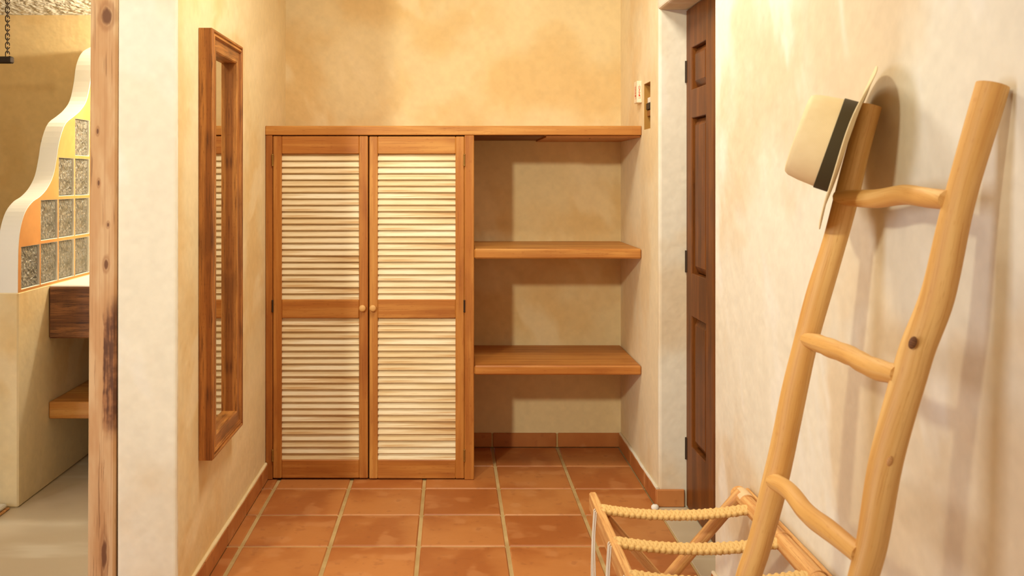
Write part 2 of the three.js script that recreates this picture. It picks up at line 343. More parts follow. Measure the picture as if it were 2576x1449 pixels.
// ------------------------------------------------------------------ baseboards
{
  const H = 0.068, th = 0.012;
  const lip = (pts, name, parent) => part('plaster_lip', pole(pts, [0.006, 0.0075, 0.006, 0.007, 0.006], { seg: 40, rad: 8, wob: 0.15, s: 1.7 }), name ? M.alcove : M.wall, parent);
  const bl = new THREE.Group(); bl.name = 'baseboard_left'; scene.add(bl); tag(bl, 'terracotta skirting tiles along the mirror wall', 'baseboard', null, 'structure');
  const cuts = [D_COL + 0.01, 3.04, 3.347, 3.654, 3.968, D_FRONT + 0.004];
  for (let i = 0; i < cuts.length - 1; i++) part('tile', span(XL, XL + th, 0.001, H, cuts[i] + 0.003, cuts[i + 1] - 0.003, 0.003, 'z'), pick(M.tile), bl);
  part('grout_joint', span(XL, XL + 0.008, 0.0, H - 0.004, cuts[0] + 0.004, cuts[5] - 0.004, 0.001, 'z'), M.grout, bl);
  lip([[XL + 0.004, H + 0.001, -D_COL - 0.012], [XL + 0.004, H + 0.002, -3.2], [XL + 0.004, H, -3.6], [XL + 0.004, H + 0.002, -D_FRONT + 0.002]], 'a', bl);
  const bb = new THREE.Group(); bb.name = 'baseboard_back'; scene.add(bb); tag(bb, 'terracotta skirting tiles at the back of the shelf niche', 'baseboard', null, 'structure');
  const cx = [0.105, 0.198, 0.508, XR];
  for (let i = 0; i < 3; i++) part('tile', span(cx[i] + 0.004, cx[i + 1] - 0.004, 0.001, H, D_BACK - th, D_BACK, 0.003), pick(M.tile), bb);
  part('grout_joint', span(cx[0] + 0.005, cx[3] - 0.005, 0.0, H - 0.004, D_BACK - 0.008, D_BACK, 0.001), M.grout, bb);
  const br = new THREE.Group(); br.name = 'baseboard_right'; scene.add(br); tag(br, 'terracotta skirting tiles on the right alcove wall and door jamb', 'baseboard', null, 'structure');
  const cr = [DOOR.d1 - 0.0, 3.968, 4.277, D_BACK - th - 0.001];
  for (let i = 0; i < 3; i++) part('tile', span(XR - th, XR, 0.001, H, cr[i] + 0.003, cr[i + 1] - 0.003, 0.003, 'z'), pick(M.tile), br);
  part('grout_joint', span(XR - 0.008, XR, 0.0, H - 0.004, cr[0] + 0.004, cr[3] - 0.004, 0.001, 'z'), M.grout, br);
  part('tile', span(XR - th + 0.002, DOOR.x - 0.008, 0.002, H + 0.002, DOOR.d1 - th, DOOR.d1, 0.003), M.tile[2], br);
  lip([[XR - 0.004, H + 0.001, -D_BACK + 0.02], [XR - 0.004, H + 0.002, -4.2], [XR - 0.004, H, -4.0], [XR - 0.004, H + 0.002, -DOOR.d1 - 0.002]], '', br);
  const bw = new THREE.Group(); bw.name = 'baseboard_door'; scene.add(bw); tag(bw, 'terracotta skirting tiles behind the luggage rack and ladder', 'baseboard', null, 'structure');
  for (let d = DOOR.d0 - 0.31; d > 0.5; d -= 0.31) part('tile', span(XR - th, XR, 0.001, H, d + 0.003, d + 0.307, 0.003, 'z'), pick(M.tile), bw);
  lip([[XR - 0.004, H + 0.002, -DOOR.d0 + 0.004], [XR - 0.004, H + 0.001, -2.4], [XR - 0.004, H, -1.8], [XR - 0.004, H, -0.6]], '', bw);
}

// ------------------------------------------------------------------ wooden post at the bathroom opening
{
  const g = uvBox(cbox(0.079, 2.1, 0.14, 0.006, 'y'), 'y');
  g.translate(-1.0055, 1.05, -(D_COL - 0.008) - 0.07);
  const p = g.attributes.position, uv = g.attributes.uv;
  for (let i = 0; i < p.count; i++) {
    const y = p.getY(i), x = p.getX(i), z = p.getZ(i);
    uv.setXY(i, Math.abs((x + 1.045) / 0.079 + (z + D_COL - 0.008) * 6), y / 2.05);
    p.setX(i, x + (y - 0.9) * 0.0055);
  }
  tag(part(numbered('wooden_post'), g, M.post, scene), 'weathered pale timber post with knots and a long dark scar', 'post');
}

// ------------------------------------------------------------------ louvred closet
const closet = thing('louvered_closet', 'built-in wooden closet with two whitewashed louvre doors', 'closet', [0, 0, -D_FRONT]);
{
  const K = 0.0016914, X = px => (px - 1134) * K, Y = py => EYE - (py - 450) * K;
  const loc = (x0, x1, y0, y1, z0, z1, c, long) => { const g = span(x0, x1, y0, y1, z0, z1, c, long); return g; };   // depth measured from the closet front
  const depth = D_BACK - D_FRONT;
  part('top_board', loc(XL, XR - 0.001, Y(340), Y(316.5), 0, depth, 0.003, 'x'), M.closet[0], closet);
  part('side_stile', loc(XL + 0.001, X(685), 0.001, Y(340) - 0.0005, 0.002, 0.04, 0.003, 'y'), M.closet[2], closet);
  part('divider_panel', loc(X(1168.5), X(1192.5), 0.001, Y(340) - 0.0005, 0.001, depth, 0.003, 'y'), M.closet[1], closet);
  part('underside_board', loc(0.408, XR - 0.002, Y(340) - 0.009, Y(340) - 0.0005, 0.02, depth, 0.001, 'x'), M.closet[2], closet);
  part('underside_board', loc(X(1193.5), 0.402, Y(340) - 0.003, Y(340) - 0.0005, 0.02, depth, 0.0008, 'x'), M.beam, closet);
  part('nail_hole', (() => { const g = new THREE.SphereGeometry(0.0045, 8, 6); g.scale(1, 0.4, 1); g.translate(X(1492), Y(340) - 0.009, -0.1); return g; })(), M.dark, closet);
  part('interior_back', loc(XL + 0.004, X(1168), 0.004, Y(342), depth - 0.02, depth, 0.001, 'y'), M.closet[1], closet);
  const slatGeos = [];
  const prof = []; { const h = 0.0165, t = 0.0035; for (let i = 0; i <= 6; i++) { const a = Math.PI * i / 6; prof.push([t * Math.cos(a), h - t + t * Math.sin(a)]); } for (let i = 0; i <= 6; i++) { const a = Math.PI * (1 + i / 6); prof.push([t * Math.cos(a), -h + t + t * Math.sin(a)]); } }
  const slatL = (903 - 708) * K + 0.004;
  for (let k = 0; k < 9; k++) {
    const g = new THREE.ExtrudeGeometry(shapeOf(prof), { depth: slatL, bevelEnabled: false }); g.translate(0, 0, -slatL / 2); g.applyMatrix4(M4([0, 0, 1], [0, 1, 0], [-1, 0, 0]));
    slatGeos.push(uvBox(g, 'x', k * 0.173, k * 0.097 + 0.03));
  }
  const hinge = (parent, x, y, mat) => {
    const h = part('hinge', (() => { const a = new THREE.CylinderGeometry(0.0035, 0.0035, 0.042, 8); a.translate(x, y, 0.003); const b = new THREE.SphereGeometry(0.0042, 8, 6); b.translate(x, y + 0.023, 0.003); const c = b.clone(); c.translate(0, -0.046, 0); return mergeGeometries([a.toNonIndexed(), b.toNonIndexed(), c.toNonIndexed()]); })(), mat, parent); return h;
  };
  const doorAt = (l0, l1, r0, r1, top, bottom, hingeX, knobX, tone) => {
    const door = new THREE.Group(); door.name = 'door'; closet.add(door);
    const z0 = 0.004, z1 = 0.032;
    part('stile', loc(X(l0), X(l1), Y(bottom), Y(top), z0, z1, 0.003, 'y'), M.closet[tone], door);
    part('stile', loc(X(r0), X(r1), Y(bottom), Y(top), z0, z1, 0.003, 'y'), M.closet[(tone + 1) % 3], door);
    part('rail', loc(X(l1), X(r0), Y(387), Y(top), z0 + 0.001, z1, 0.003, 'x'), M.closet[tone], door);
    part('rail', loc(X(l1), X(r0), Y(801), Y(754), z0 + 0.001, z1, 0.003, 'x'), M.closet[1], door);
    part('rail', loc(X(l1), X(r0), Y(bottom), Y(1158), z0 + 0.001, z1, 0.003, 'x'), M.closet[1], door);
    for (const [ya, yb, n] of [[387, 754, 23], [802, 1158, 22]]) {
      const pitch = (Y(ya) - Y(yb)) / n;
      for (let k = 0; k < n; k++) {
        const s = part('slat', pick(slatGeos), pick(M.slat), door);
        s.position.set((X(l1) + X(r0)) / 2, Y(ya) - pitch * (k + 0.5) - 0.001, -0.019); s.rotation.x = -0.42 + (rnd() - 0.5) * 0.05; s.rotation.z = (rnd() - 0.5) * 0.003;
      }
    }
    const kn = new THREE.LatheGeometry([[0.0001, 0.022], [0.008, 0.0215], [0.0125, 0.019], [0.0145, 0.0145], [0.0135, 0.009], [0.009, 0.005], [0.0085, 0]].map(q => new THREE.Vector2(...q)), 24);
    kn.rotateX(Math.PI / 2); kn.translate(X(knobX), Y(775), -0.0045);
    part('knob', kn, M.knob, door).userData.label = 'round pale wooden knob';
    hinge(door, X(hingeX), Y(403), M.brass); hinge(door, X(hingeX), Y(770), M.iron); hinge(door, X(hingeX), Y(1146), M.brass);
  };
  doorAt(686, 708, 903, 925.5, 342, 1204, 686, 912, 1);
  doorAt(928.5, 950, 1146, 1168, 343, 1205, 1168, 938, 0);
  // shelves of the open niche
  const shelf = (yb, yt, label, m) => {
    const g = thing('wall_shelf', label, 'shelf', [0, 0, -D_FRONT], 'shelves of the open niche');
    part('board', loc(X(1192.5) + 0.001, XR - 0.001, Y(yb), Y(yt), 0.0, depth - 0.001, 0.006, 'x'), m, g);
  };
  shelf(651, 626, 'upper thick wooden shelf of the open niche beside the louvre doors', M.closet[0]);
  shelf(943.5, 920, 'lower thick wooden shelf of the open niche, nearest the tiled floor', M.closet[1]);
}

// ------------------------------------------------------------------ tall mirror on the left wall
{
  const g = thing('wall_mirror', 'tall narrow mirror in a moulded dark wood frame', 'mirror', [XL, 0.40, -3.0]);
  const Wd = 0.43, Ht = 1.355;
  const prof = [[0, 0.001], [0, 0.042], [0.004, 0.047], [0.009, 0.047], [0.011, 0.042], [0.014, 0.043], [0.022, 0.047], [0.024, 0.043], [0.026, 0.045], [0.028, 0.040], [0.064, 0.040], [0.068, 0.037], [0.068, 0.010]];
  const corner = [(i) => [i, i], (i) => [Wd - i, i], (i) => [Wd - i, Ht - i], (i) => [i, Ht - i]];     // (along depth, up)
  for (let s = 0; s < 4; s++) {
    const pos = [], uv = [], a = corner[s], b = corner[(s + 1) % 4]; let acc = 0;
    for (let k = 0; k < prof.length - 1; k++) {
      const [i0, h0] = prof[k], [i1, h1] = prof[k + 1], seg = Math.hypot(i1 - i0, h1 - h0);
      const P = (c, i, h) => { const [d, y] = c(i); return [h, y, -d]; };
      const q = [P(a, i0, h0), P(b, i0, h0), P(b, i1, h1), P(a, i1, h1)], len = s % 2 ? Ht : Wd;
      const U = [[0, acc], [len, acc], [len, acc + seg], [0, acc + seg]];
      for (const v of [0, 1, 2, 0, 2, 3]) { pos.push(...q[v]); uv.push(U[v][0] + s * 0.31, U[v][1] + s * 0.057); }
      acc += seg;
    }
    const geo = new THREE.BufferGeometry(); geo.setAttribute('position', new THREE.Float32BufferAttribute(pos, 3)); geo.setAttribute('uv', new THREE.Float32BufferAttribute(uv, 2)); geo.computeVertexNormals();
    part(s % 2 ? 'frame_stile' : 'frame_rail', geo, M.frame, g);
  }
  const gl = new THREE.BoxGeometry(0.004, Ht - 0.12, Wd - 0.12); gl.translate(0.010, Ht / 2, -Wd / 2); part('mirror_glass', gl, M.mirror, g);
  const bk = cbox(0.008, Ht - 0.02, Wd - 0.02, 0.001, 'y'); bk.translate(0.004, Ht / 2, -Wd / 2); part('backing_board', bk, M.beam, g);
}

// ------------------------------------------------------------------ panelled door in the right wall
{
  const dr = new THREE.Group(); dr.name = 'door_1'; scene.add(dr); tag(dr, 'dark varnished wooden panel door set back in the right wall', 'door', null, 'structure');
  const a0 = DOOR.d0 + 0.004, a1 = DOOR.d1 - 0.004, y0 = 0.006, y1 = DOOR.top - 0.004, x = DOOR.x;
  const cols = [[3.46, 3.66], [3.05, 3.25]], rows = [[1.624, 1.783], [0.922, 1.514], [0.259, 0.757]];
  const holes = []; for (const c of cols) for (const r of rows) holes.push(rect(c[0], c[1], r[0], r[1]));
  const leafG = slabX(rect(a0, a1, y0, y1), holes, x, x + 0.04, 0.004); part('leaf', uvBox(leafG, 'y'), M.door, dr);
  for (const c of cols) for (const r of rows) {
    const w = c[1] - c[0], h = r[1] - r[0], b = 0.03, P = [];
    for (const [sx, inset] of [[0.03, 0.0], [0.022, 0.004], [0.022, 0.008], [0.006, b]]) for (const [u, v] of [[inset, inset], [w - inset, inset], [w - inset, h - inset], [inset, h - inset]]) P.push(new THREE.Vector3(x + sx, r[0] + v, -(c[0] + u)));
    part('panel', uvBox(new ConvexGeometry(P), 'y', rnd(), rnd()), M.door, dr);
  }
  for (const y of [1.70, 0.96, 0.23]) {
    const g = new THREE.CylinderGeometry(0.0045, 0.0045, 0.085, 10); g.translate(x - 0.001, y, -(DOOR.d1 - 0.005)); const q = cbox(0.003, 0.085, 0.014, 0.001); q.translate(x, y, -(DOOR.d1 - 0.012));
    const h = part('hinge', mergeGeometries([uvBox(g), q]), M.iron, dr);
  }
  const kb = new THREE.LatheGeometry([[0.0001, 0.06], [0.02, 0.058], [0.027, 0.045], [0.02, 0.03], [0.01, 0.024], [0.01, 0.006], [0.028, 0.004], [0.028, 0]].map(q => new THREE.Vector2(...q)), 20); kb.rotateZ(Math.PI / 2); kb.translate(x, 0.98, -(DOOR.d0 + 0.065)); part('door_knob', kb, M.brass, dr);
  struct('trim_2', span(x + 0.042, x + 0.07, 0, DOOR.top + 0.05, DOOR.d0 - 0.05, DOOR.d1 + 0.05, 0.002, 'y'), M.door, 'dark wooden door frame behind the panel door', 'door frame');
  const st = new THREE.LatheGeometry([[0.0001, 0.018], [0.008, 0.0175], [0.013, 0.012], [0.0135, 0.004], [0.012, 0]].map(q => new THREE.Vector2(...q)), 18); st.scale(1.1, 1, 0.9); 
  const stop = tag(part(numbered('door_stop'), st, M.white, scene), 'small white rubber door stop at the foot of the jamb', 'door stop'); stop.position.set(XR - 0.02, 0, -(DOOR.d1 - 0.026));
}

// ------------------------------------------------------------------ open breaker recess and little printed box
{
  const g = thing('breaker_box', 'open recessed breaker box with bare switches in the plaster', 'breaker box', [XR, E.y0, -E.d0]);
  const W = E.d1 - E.d0, H = E.y1 - E.y0, t = 0.002;
  const put = (name, x0, x1, y0, y1, z0, z1, m) => { const q = cbox(x1 - x0, y1 - y0, z1 - z0, 0.001); q.translate((x0 + x1) / 2, (y0 + y1) / 2, -(z0 + z1) / 2); return part(name, q, m, g); };
  put('box_back', 0.07, 0.075, 0, H, 0, W, M.steel);
  put('box_side', 0.0005, 0.07, 0, H, 0, t, M.steel); put('box_side', 0.0005, 0.07, 0, H, W - t, W, M.steel); put('box_side', 0.0005, 0.07, 0, t, t, W - t, M.steel); put('box_side', 0.0005, 0.07, H - t, H, t, W - t, M.steel);
  put('breaker', 0.014, 0.07, 0.112, 0.134, 0.06, 0.122, M.white); put('breaker', 0.008, 0.07, 0.084, 0.11, 0.06, 0.122, M.dark); put('breaker', 0.012, 0.07, 0.056, 0.08, 0.06, 0.122, M.frame);
  for (let k = 0; k < 3; k++) part('wire', pole([[0.06, 0.06, -0.04 - k * 0.02], [0.03, 0.045 - k * 0.006, -0.05 - k * 0.015], [0.04, 0.02, -0.06 - k * 0.01], [0.06, 0.004, -0.05 - k * 0.02]], [0.0025, 0.0025], { seg: 16, rad: 6, wob: 0 }), M.dark, g);
  const b = thing('plastic_box', 'small cream plastic box with red print above the closet end', 'box', [XR, 1.606, -4.076]);
  const q = cbox(0.021, 0.093, 0.068, 0.002); q.translate(-0.0105, 0.0465, -0.034); part('case', q, M.cream, b);
  const pr = new THREE.PlaneGeometry(0.06, 0.085); pr.rotateY(-Math.PI / 2); pr.translate(-0.0214, 0.0465, -0.034); part('printed_label', pr, M.print, b).userData.label = 'red print on cream label';
  const pr2 = new THREE.PlaneGeometry(0.015, 0.085); pr2.translate(-0.011, 0.0465, 0.0006); part('printed_label', pr2, std({ map: boxPrint.clone(), roughness: 0.5 }), b);
}

// ------------------------------------------------------------------ ladder
const wallPt = (px, py, d) => [(px - 1134) * d / 2411, EYE - (py - 450) * d / 2411, -d];
{
  const g = thing('pole_ladder', 'rustic peeled pole ladder leaning against the plaster wall', 'ladder', [0.5, 0, -1.59]);
  const L = p => [p[0] - 0.5, p[1], p[2] + 1.59];
  // near pole, far pole: points in metres (x, y, z)
  const dn = 1.394, df = 1.786;
  const near = [[2497, 214], [2411, 512], [2356, 752], [2309, 875], [2284, 958], [2228, 1165], [2192, 1372], [2172, 1449]].map(q => wallPt(...q, dn));
  const far = [[2189, 266], [2158, 380], [2107, 580], [2056, 752], [2035, 829], [2004, 958], [1961, 1165], [1909, 1372], [1883, 1449]].map(q => wallPt(...q, df));
  const down = (a, n) => { const p = a[a.length - 1]; for (let k = 1; k <= n; k++) { const y = p[1] * (1 - k / n); a.push([p[0] - 0.25 * (p[1] - y) + (k < n ? 0.004 * Math.sin(k * 2) : 0), y + (k === n ? 0.006 : 0), p[2]]); } };
  down(near, 4); down(far, 3);
  const rail0 = part('rail', pole(near.map(L), [0.0225, 0.0215, 0.022, 0.024, 0.0225, 0.021, 0.023, 0.024, 0.023, 0.024, 0.024], { seg: 110, rad: 18, wob: 0.03, s: 1.3 }), M.ladder, g);
  part('rail', pole(far.map(L), [0.0205, 0.021, 0.022, 0.0225, 0.0235, 0.022, 0.0225, 0.0235, 0.024, 0.024], { seg: 110, rad: 18, wob: 0.03, s: 2.1 }), M.ladder, g);
  const R = (pts) => pts.map(([px, py, t]) => L(wallPt(px, py, df + (dn - df) * t)));
  const rungs = [
    [[[2112, 497, 0], [2200, 500, 0.28], [2270, 490, 0.5], [2330, 497, 0.75], [2385, 503, 1]], [0.014, 0.0155, 0.0165, 0.016, 0.014]],
    [[[2028, 853, 0], [2080, 872, 0.28], [2135, 893, 0.52], [2195, 925, 0.78], [2265, 944, 1]], [0.0155, 0.016, 0.0165, 0.0165, 0.015]],
    [[[1943, 1208, 0], [1985, 1235, 0.25], [2030, 1290, 0.48], [2085, 1333, 0.75], [2165, 1398, 1]], [0.0145, 0.0155, 0.0165, 0.0165, 0.015]],
  ];
  for (const [pts, r] of rungs) part('rung', pole(R(pts), r, { seg: 40, rad: 14, wob: 0.05, s: rnd() * 3 }), M.ladder, g);
  for (const y of [0.47, 0.2]) part('rung', pole([[0.25 * y + 0.425, y, -df], [0.25 * y + 0.43, y + 0.012, -1.59], [0.25 * y + 0.43, y, -dn]].map(L), [0.015, 0.016, 0.015], { seg: 30, rad: 12, wob: 0.05, s: y * 5 }), M.ladder, g);
  // dark knots sit on the near pole
  for (const [px, py, rx, ry, m, o] of [[2296, 862, 0.0055, 0.0095, M.beam, 0.021], [2238, 1160, 0.004, 0.008, M.rack, 0.0215]]) {
    const k = new THREE.SphereGeometry(1, 16, 10); k.scale(rx, ry, 0.003); k.rotateZ(-0.3);
    const p = wallPt(px, py, dn - o); const q = part('knot', k, m, rail0); q.position.set(...L(p)); q.rotation.y = -0.35; q.userData.label = 'dark knot in the pole';
  }
}

// ------------------------------------------------------------------ straw hat
{
  const c = wallPt(2126, 372, 1.772), n = new THREE.Vector3(-0.887, 0.318, -0.335).normalize();
  const g = thing('straw_hat', 'pale straw hat with a dark band hung on the ladder top', 'hat', c);
  g.quaternion.setFromUnitVectors(new THREE.Vector3(0, 1, 0), n);
  const lathe = (pts, seg = 56) => new THREE.LatheGeometry(pts.map(q => new THREE.Vector2(...q)), seg);
  const uvm = geo => { const uv = geo.attributes.uv; for (let i = 0; i < uv.count; i++) uv.setXY(i, uv.getX(i) * 0.5, uv.getY(i) * 0.2); return geo; };
  const crown = lathe([[0.0855, 0.002], [0.0845, 0.03], [0.082, 0.06], [0.0785, 0.079], [0.074, 0.0865], [0.066, 0.0885], [0.03, 0.085], [0.0001, 0.084], [0.03, 0.082], [0.066, 0.0855], [0.0765, 0.075], [0.082, 0.03], [0.083, 0.002]]);
  part('crown', uvm(crown), M.straw, g);
  const brim = lathe([[0.083, 0.0], [0.084, 0.0025], [0.11, 0.002], [0.14, 0.001], [0.1565, 0.0], [0.158, -0.0012], [0.1565, -0.0024], [0.14, -0.002], [0.11, -0.001], [0.083, 0.0]], 80);
  const p = brim.attributes.position;
  const room = new THREE.Vector3(-0.385, 0, 0.923).applyQuaternion(g.quaternion.clone().invert()), a0 = Math.atan2(room.z, room.x);    // the side of the brim that is turned up a little
  for (let i = 0; i < p.count; i++) { const x = p.getX(i), z = p.getZ(i), r = Math.hypot(x, z), a = Math.atan2(z, x), k = sst(0.085, 0.158, r), f = Math.max(0, Math.cos(a - a0)); p.setY(i, p.getY(i) - 0.003 * k * k + 0.013 * k * f * f * f + 0.0015 * k * Math.sin(5 * a)); }
  brim.computeVertexNormals(); part('brim', uvm(brim), M.straw, g);
  part('hat_band', lathe([[0.0855, 0.0035], [0.0872, 0.004], [0.0868, 0.029], [0.0852, 0.0298], [0.0845, 0.0295], [0.0855, 0.0035]]), M.band, g).userData.label = 'dark ribbon band';
}

// ------------------------------------------------------------------ folding luggage rack with crocheted straps
{
  const o = [0.58, 0, -2.24], g = thing('luggage_rack', 'folding wooden luggage rack with crocheted rope straps', 'luggage rack', o);
  const L = (x, y, d) => [x - o[0], y - o[1], -d - o[2]];
  const Dn = 1.93, Df = 2.58;
  const lr = cbox(0.02, 0.05, Df - Dn, 0.004, 'z'); lr.translate(...L(0.382, 0.415, (Df + Dn) / 2)); part('rail', lr, M.rack, g);
  const bam = pole([L(0.774, 0.434, Dn), L(0.774, 0.435, 2.2), L(0.774, 0.434, 2.4), L(0.774, 0.435, Df)], [0.021, 0.0205, 0.021], { seg: 60, rad: 18, wob: 0.01, s: 1.1 }); 
  part('rail', bam, M.rack, g).userData.label = 'bamboo pole rail';
  for (const d of [2.50, 2.24, 2.02]) { const r = new THREE.TorusGeometry(0.021, 0.0022, 8, 24); r.translate(...L(0.776, 0.4345, d)); part('bamboo_node', r, M.rack, g); }
  const tie = new THREE.CylinderGeometry(0.0225, 0.0225, 0.06, 20, 1); tie.rotateX(Math.PI / 2); tie.translate(...L(0.776, 0.4345, 2.535)); part('cloth_tie', tie, M.tie, g).userData.label = 'pale wrapped tie';
  part('side_rod', pole([L(0.8045, 0.437, Dn), L(0.8045, 0.437, 2.3), L(0.8045, 0.437, 2.6)], [0.0068, 0.007], { seg: 20, rad: 10, wob: 0.04 }), M.rack, g);
  // crossed legs, one pair at each end
  const leg = (x0, y0, x1, d, w, t, round) => {
    const len = Math.hypot(x1 - x0, y0), q = round ? new THREE.CylinderGeometry(w / 2, w / 2, len, 16) : cbox(w, len, t, 0.003, 'y', rnd(), rnd());
    if (round) uvBox(q, 'y'); const a = Math.atan2(x1 - x0, y0); const gg = round ? uvBox(q, 'y') : q;
    gg.rotateZ(a); gg.translate(...L((x0 + x1) / 2, y0 / 2 + 0.004, d)); return part('leg', gg, M.rack, g);
  };
  for (const [da, db] of [[2.475, 2.545], [1.985, 1.95]]) { leg(0.4, 0.405, 0.755, da, 0.022, 0.03); leg(0.772, 0.445, 0.39, db, 0.033, 0.033, true); }
  part('pivot_pin', (() => { const q = new THREE.CylinderGeometry(0.006, 0.006, 0.09, 10); q.rotateX(Math.PI / 2); q.translate(...L(0.578, 0.205, 2.51)); return q; })(), M.iron, g);
  part('floor_bar', pole([L(0.752, 0.03, 1.98), L(0.752, 0.03, 2.48)], [0.01, 0.01], { seg: 8, rad: 10 }), M.rack, g);
  for (const d of [2.455, 2.232, 2.04]) {
    const geos = [], N = 5, x0 = 0.386, x1 = 0.762, len = x1 - x0, w = 0.018, steps = 90;
    for (let k = 0; k < N; k++) {
      const pts = [];
      for (let i = 0; i <= steps; i++) {
        const t = i / steps, x = x0 + len * t, ph = 2 * Math.PI * (t * len / 0.052 + k / N);
        const sag = 0.016 * (1 - (2 * t - 1) ** 2), end = 0;
        pts.push(L(x, 0.438 - sag + end + 0.0045 * Math.cos(2 * ph), d + w * Math.sin(ph)));
      }
      geos.push(pole(pts, [0.0058, 0.0058], { seg: 200, rad: 7, wob: 0.12, s: 3 + k * 2 }));
    }
    for (let i = 0; i < 26; i++) for (const s of [-1, 1]) {        // picot bumps along both edges
      const t = (i + 0.5 + 0.25 * s) / 26, b = new THREE.SphereGeometry(0.0065, 8, 6); const sag = 0.016 * (1 - (2 * t - 1) ** 2);
      b.translate(...L(x0 + len * t, 0.437 - sag, d + s * 0.021)); geos.push(b);
    }
    part('strap', mergeGeometries(geos.map(q => { q = q.index ? q.toNonIndexed() : q; return q; })), M.rope, g).userData.label = 'crocheted sand-coloured rope strap';
    for (let k = 0; k < 5; k++) {                                   // loose ends hang at the outer side
      const z = d - 0.014 + k * 0.007, b = 0.10 + rnd() * 0.08, x = 0.3690 - (k % 2) * 0.003;
      part('string', pole([L(x + 0.002, 0.432, z), L(x - 0.002, 0.36, z + 0.002), L(x - 0.001 - rnd() * 0.004, 0.25, z + (rnd() - 0.5) * 0.01), L(x - rnd() * 0.006, b, z + (rnd() - 0.5) * 0.02)], [0.0016, 0.0018, 0.0014], { seg: 24, rad: 6, wob: 0.1 }), M.string, g);
    }
  }
}

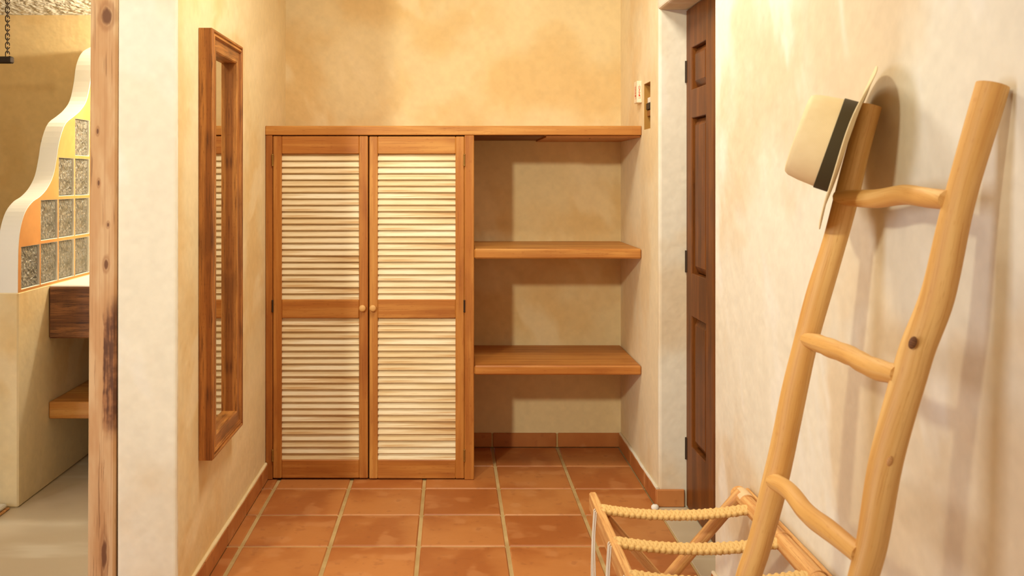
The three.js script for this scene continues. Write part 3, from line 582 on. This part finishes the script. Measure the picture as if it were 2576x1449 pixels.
// ------------------------------------------------------------------ bathroom: curved glass-block partition, vanity, hanging bar
{
  const X1 = -1.686, X0 = -1.766;
  const g = thing('shower_partition', 'white curving plaster shower partition with glass blocks', 'partition', [X0, 0, -3.733]);
  const P = [[3.733, 0.84], [3.735, 0.95], [3.74, 1.026], [3.758, 1.092], [3.80, 1.152], [3.865, 1.19], [3.935, 1.21], [4.005, 1.243], [4.065, 1.295], [4.10, 1.365], [4.127, 1.438], [4.19, 1.52], [4.288, 1.562], [4.36, 1.592], [4.435, 1.642], [4.482, 1.724], [4.515, 1.818], [4.57, 1.878], [4.653, 1.915], [4.75, 1.94], [4.84, 1.95]];
  const cv = new THREE.CatmullRomCurve3(P.map(q => new THREE.Vector3(q[0], q[1], 0))); const top = cv.getPoints(70).map(v => [v.x, v.y]);
  const out = [[D_BATH - 0.001, 0.78], [D_BATH - 0.001, 1.95], ...top.reverse(), [3.733, 0.78]];
  const holes = [], cells = [];
  for (let r = 0; r < 4; r++) for (let c = r; c < 6; c++) { const d0 = 3.757 + 0.18 * c, y0 = 0.842 + 0.18 * r; cells.push([d0 + 0.007, d0 + 0.173, y0 + 0.007, y0 + 0.171]); }
  for (const c of cells) holes.push(rect(...c));
  const toLocal = q => { q.translate(-X0, 0, 3.733); return q; };
  const slab = toLocal(slabX(out, holes, X0, X1, 0.003));
  { // the blocks' face is coated ochre, the edge white
    const p = slab.attributes.position, face = X1 - X0 - 0.0005, a = [], b = [];
    for (let i = 0; i < p.count / 3; i++) (p.getX(i * 3) > face && p.getX(i * 3 + 1) > face && p.getX(i * 3 + 2) > face ? b : a).push(i);
    for (const k of ['position', 'normal', 'uv']) { const at = slab.attributes[k], w = at.itemSize, arr = new Float32Array(at.array.length); let o = 0; for (const i of [...a, ...b]) { arr.set(at.array.subarray(i * 3 * w, (i + 1) * 3 * w), o); o += 3 * w; } slab.setAttribute(k, new THREE.BufferAttribute(arr, w)); }
    slab.clearGroups(); slab.addGroup(0, a.length * 3, 0); slab.addGroup(a.length * 3, b.length * 3, 1);
  }
  part('wall_slab', slab, [M.white, M.ochre], g);
  part('base', toLocal(span(X0 - 0.004, X1 + 0.003, 0.002, 0.84, 3.729, D_BATH - 0.001, 0.006, 'z')), M.alcove, g);
  for (const [a, b, c, d] of cells) {
    const q = slabX(roundRectPts(a + 0.001, b - 0.001, c + 0.001, d - 0.001, 0.01, 3), [], X0 + 0.006, X1 - 0.008, 0.006); part('glass_block', toLocal(q), M.glass, g);
  }
  const v = thing('vanity_counter', 'plaster topped bathroom counter with a heavy dark timber beam front', 'counter', [X1, 0, -4.009]);
  const put = (name, x0, x1, y0, y1, d0, d1, m, c = 0.004) => { const q = span(x0, x1, y0, y1, d0, d1, c, 'x'); q.translate(-X1, 0, 4.009); return part(name, q, m, v); };
  put('beam_front', X1 + 0.004, -0.968, 0.614, 0.83, 4.009, 4.15, M.beam, 0.006);
  put('counter_top', X1 + 0.004, -0.968, 0.80, 0.836, 4.02, D_BATH - 0.001, M.white, 0.004).position.y = 0.0;
  const s = thing('vanity_shelf', 'plain orange wooden shelf under the bathroom counter', 'shelf', [X1, 0.278, -4.009]);
  const q = span(X1 + 0.004, -0.968, 0.278, 0.349, 4.009, D_BATH - 0.001, 0.004, 'x'); q.translate(-X1, -0.278, 4.009); part('board', q, M.closet[0], s);

  const hb = thing('hanging_bar', 'dark wooden bar hung on an iron chain from the bathroom ceiling', 'hanging bar', [-2.4, 1.812, -4.4]);
  const bar = cbox(0.78, 0.031, 0.031, 0.005, 'x'); bar.translate(0.0, 0.0155, 0); part('bar', bar, M.dark, hb);
  const link = new THREE.TorusGeometry(0.0085, 0.0022, 8, 18); { const p = link.attributes.position; for (let i = 0; i < p.count; i++) { const y = p.getY(i); p.setY(i, y + Math.sign(y) * 0.0062); } }
  for (const x of [0.365, -0.365]) for (let k = 0; k < 18; k++) { const l = part('chain_link', link, M.iron, hb); l.position.set(x, 0.041 + k * 0.0205, 0); l.rotation.y = (k % 2 ? Math.PI / 2 : 0) + 0.3; }
  const bm = thing('bath_mat', 'folded pale bath mat lying before the shower partition', 'bath mat', [-1.915, 0.0025, -3.525]);
  const mat = cbox(0.4, 0.016, 0.36, 0.006); mat.translate(0, 0.017, 0); part('upper_fold', mat, M.cloth, bm); const mat2 = cbox(0.416, 0.008, 0.372, 0.003); mat2.translate(0, 0.0045, 0); part('lower_fold', mat2, M.rack, bm);
  const hk = thing('robe_hook', 'small dark hook on the bathroom wall behind the curved partition', 'hook', [-2.107, 1.43, -D_BATH + 0.001]);
  const pl = cbox(0.014, 0.05, 0.006, 0.002); pl.translate(0, 0.025, 0.003); part('plate', pl, M.iron, hk);
  part('prong', pole([[0, 0.014, 0.004], [0, 0.008, 0.014], [0, 0.012, 0.022], [0, 0.022, 0.022]], [0.003, 0.002], { seg: 14, rad: 8, wob: 0 }), M.iron, hk);
}

// ------------------------------------------------------------------ lamps
const bulbMat = std({ color: 0xfff0d8, emissive: new THREE.Color(1, 0.78, 0.48), emissiveIntensity: 4, roughness: 0.4 });
{ // spot lamp on the bedroom ceiling, turned to the closet
  const at = new THREE.Vector3(-1.735, 2.5, 0.52), aim = new THREE.Vector3(0.55, 1.2, -4.3);
  const g = thing('spot_lamp', 'adjustable spot lamp hanging from the bedroom ceiling', 'lamp', [at.x, at.y, at.z]);
  const dir = aim.clone().sub(at).normalize();
  const head = new THREE.Group(); head.name = 'head'; head.quaternion.setFromUnitVectors(new THREE.Vector3(0, 0, 1), dir); g.add(head);
  const sh = new THREE.LatheGeometry([[0.03, -0.14], [0.05, -0.13], [0.085, -0.03], [0.088, -0.03], [0.053, -0.135], [0.03, -0.145]].map(q => new THREE.Vector2(...q)), 28); sh.rotateX(Math.PI / 2); part('shade', sh, M.iron, head);
  const b = new THREE.SphereGeometry(0.06, 20, 14); b.scale(1, 1, 0.5); b.translate(0, 0, -0.035); part('bulb', b, bulbMat, head);
  const stem = new THREE.CylinderGeometry(0.008, 0.008, CEIL - at.y - 0.04, 10); stem.translate(-dir.x * 0.14, (CEIL - at.y) / 2 + 0.02, -dir.z * 0.14); part('stem', stem, M.iron, g);
  const s = new THREE.SpotLight(new THREE.Color(1.0, 0.95, 0.70), 27, 0, 0.62, 1.0, 2);
  s.position.copy(at); s.target.position.copy(aim); s.castShadow = true; s.shadow.radius = 5.5; scene.add(s, s.target);
}
function globeLamp(name, label, pos, r, power, color) {
  const g = thing(name, label, 'lamp', pos);
  part('globe', new THREE.SphereGeometry(r, 24, 16), bulbMat, g);
  const H = pos[2] < -D_COL ? 2.2 : CEIL; const c = new THREE.CylinderGeometry(0.006, 0.006, Math.max(0.02, H - pos[1] - r * 0.95), 8); c.translate(0, (H - pos[1] + r * 0.95) / 2, 0); part('cord', c, M.iron, g);
  const l = new THREE.PointLight(color, power, 0, 2); l.position.set(...pos); l.castShadow = true; l.shadow.radius = r / 0.02; scene.add(l);
}
globeLamp('globe_pendant', 'warm glass globe pendant above the bathroom counter', [-1.1, 1.99, -4.6], 0.035, 2.9, new THREE.Color(1, 0.96, 0.80));

{ // flush lamp in the alcove ceiling, out of sight above
  const g = thing('flush_lamp', 'square flush lamp with frosted cover on the alcove ceiling', 'lamp', [0.1, CEIL, -2.88]);
  const f = cbox(0.56, 0.05, 0.56, 0.01); f.translate(0, -0.026, 0); part('housing', f, M.white, g);
  const c = cbox(0.5, 0.01, 0.5, 0.004); c.translate(0, -0.054, 0); part('cover', c, std({ color: 0xfff4e0, emissive: new THREE.Color(1, 0.88, 0.7), emissiveIntensity: 1.5 }), g);
  const l = new THREE.RectAreaLight(new THREE.Color(1.0, 0.96, 0.80), 36.5, 0.5, 0.5); l.position.set(0.1, CEIL - 0.062, -2.88); l.rotation.x = -Math.PI / 2; scene.add(l);
}

renderer.render(scene, camera);
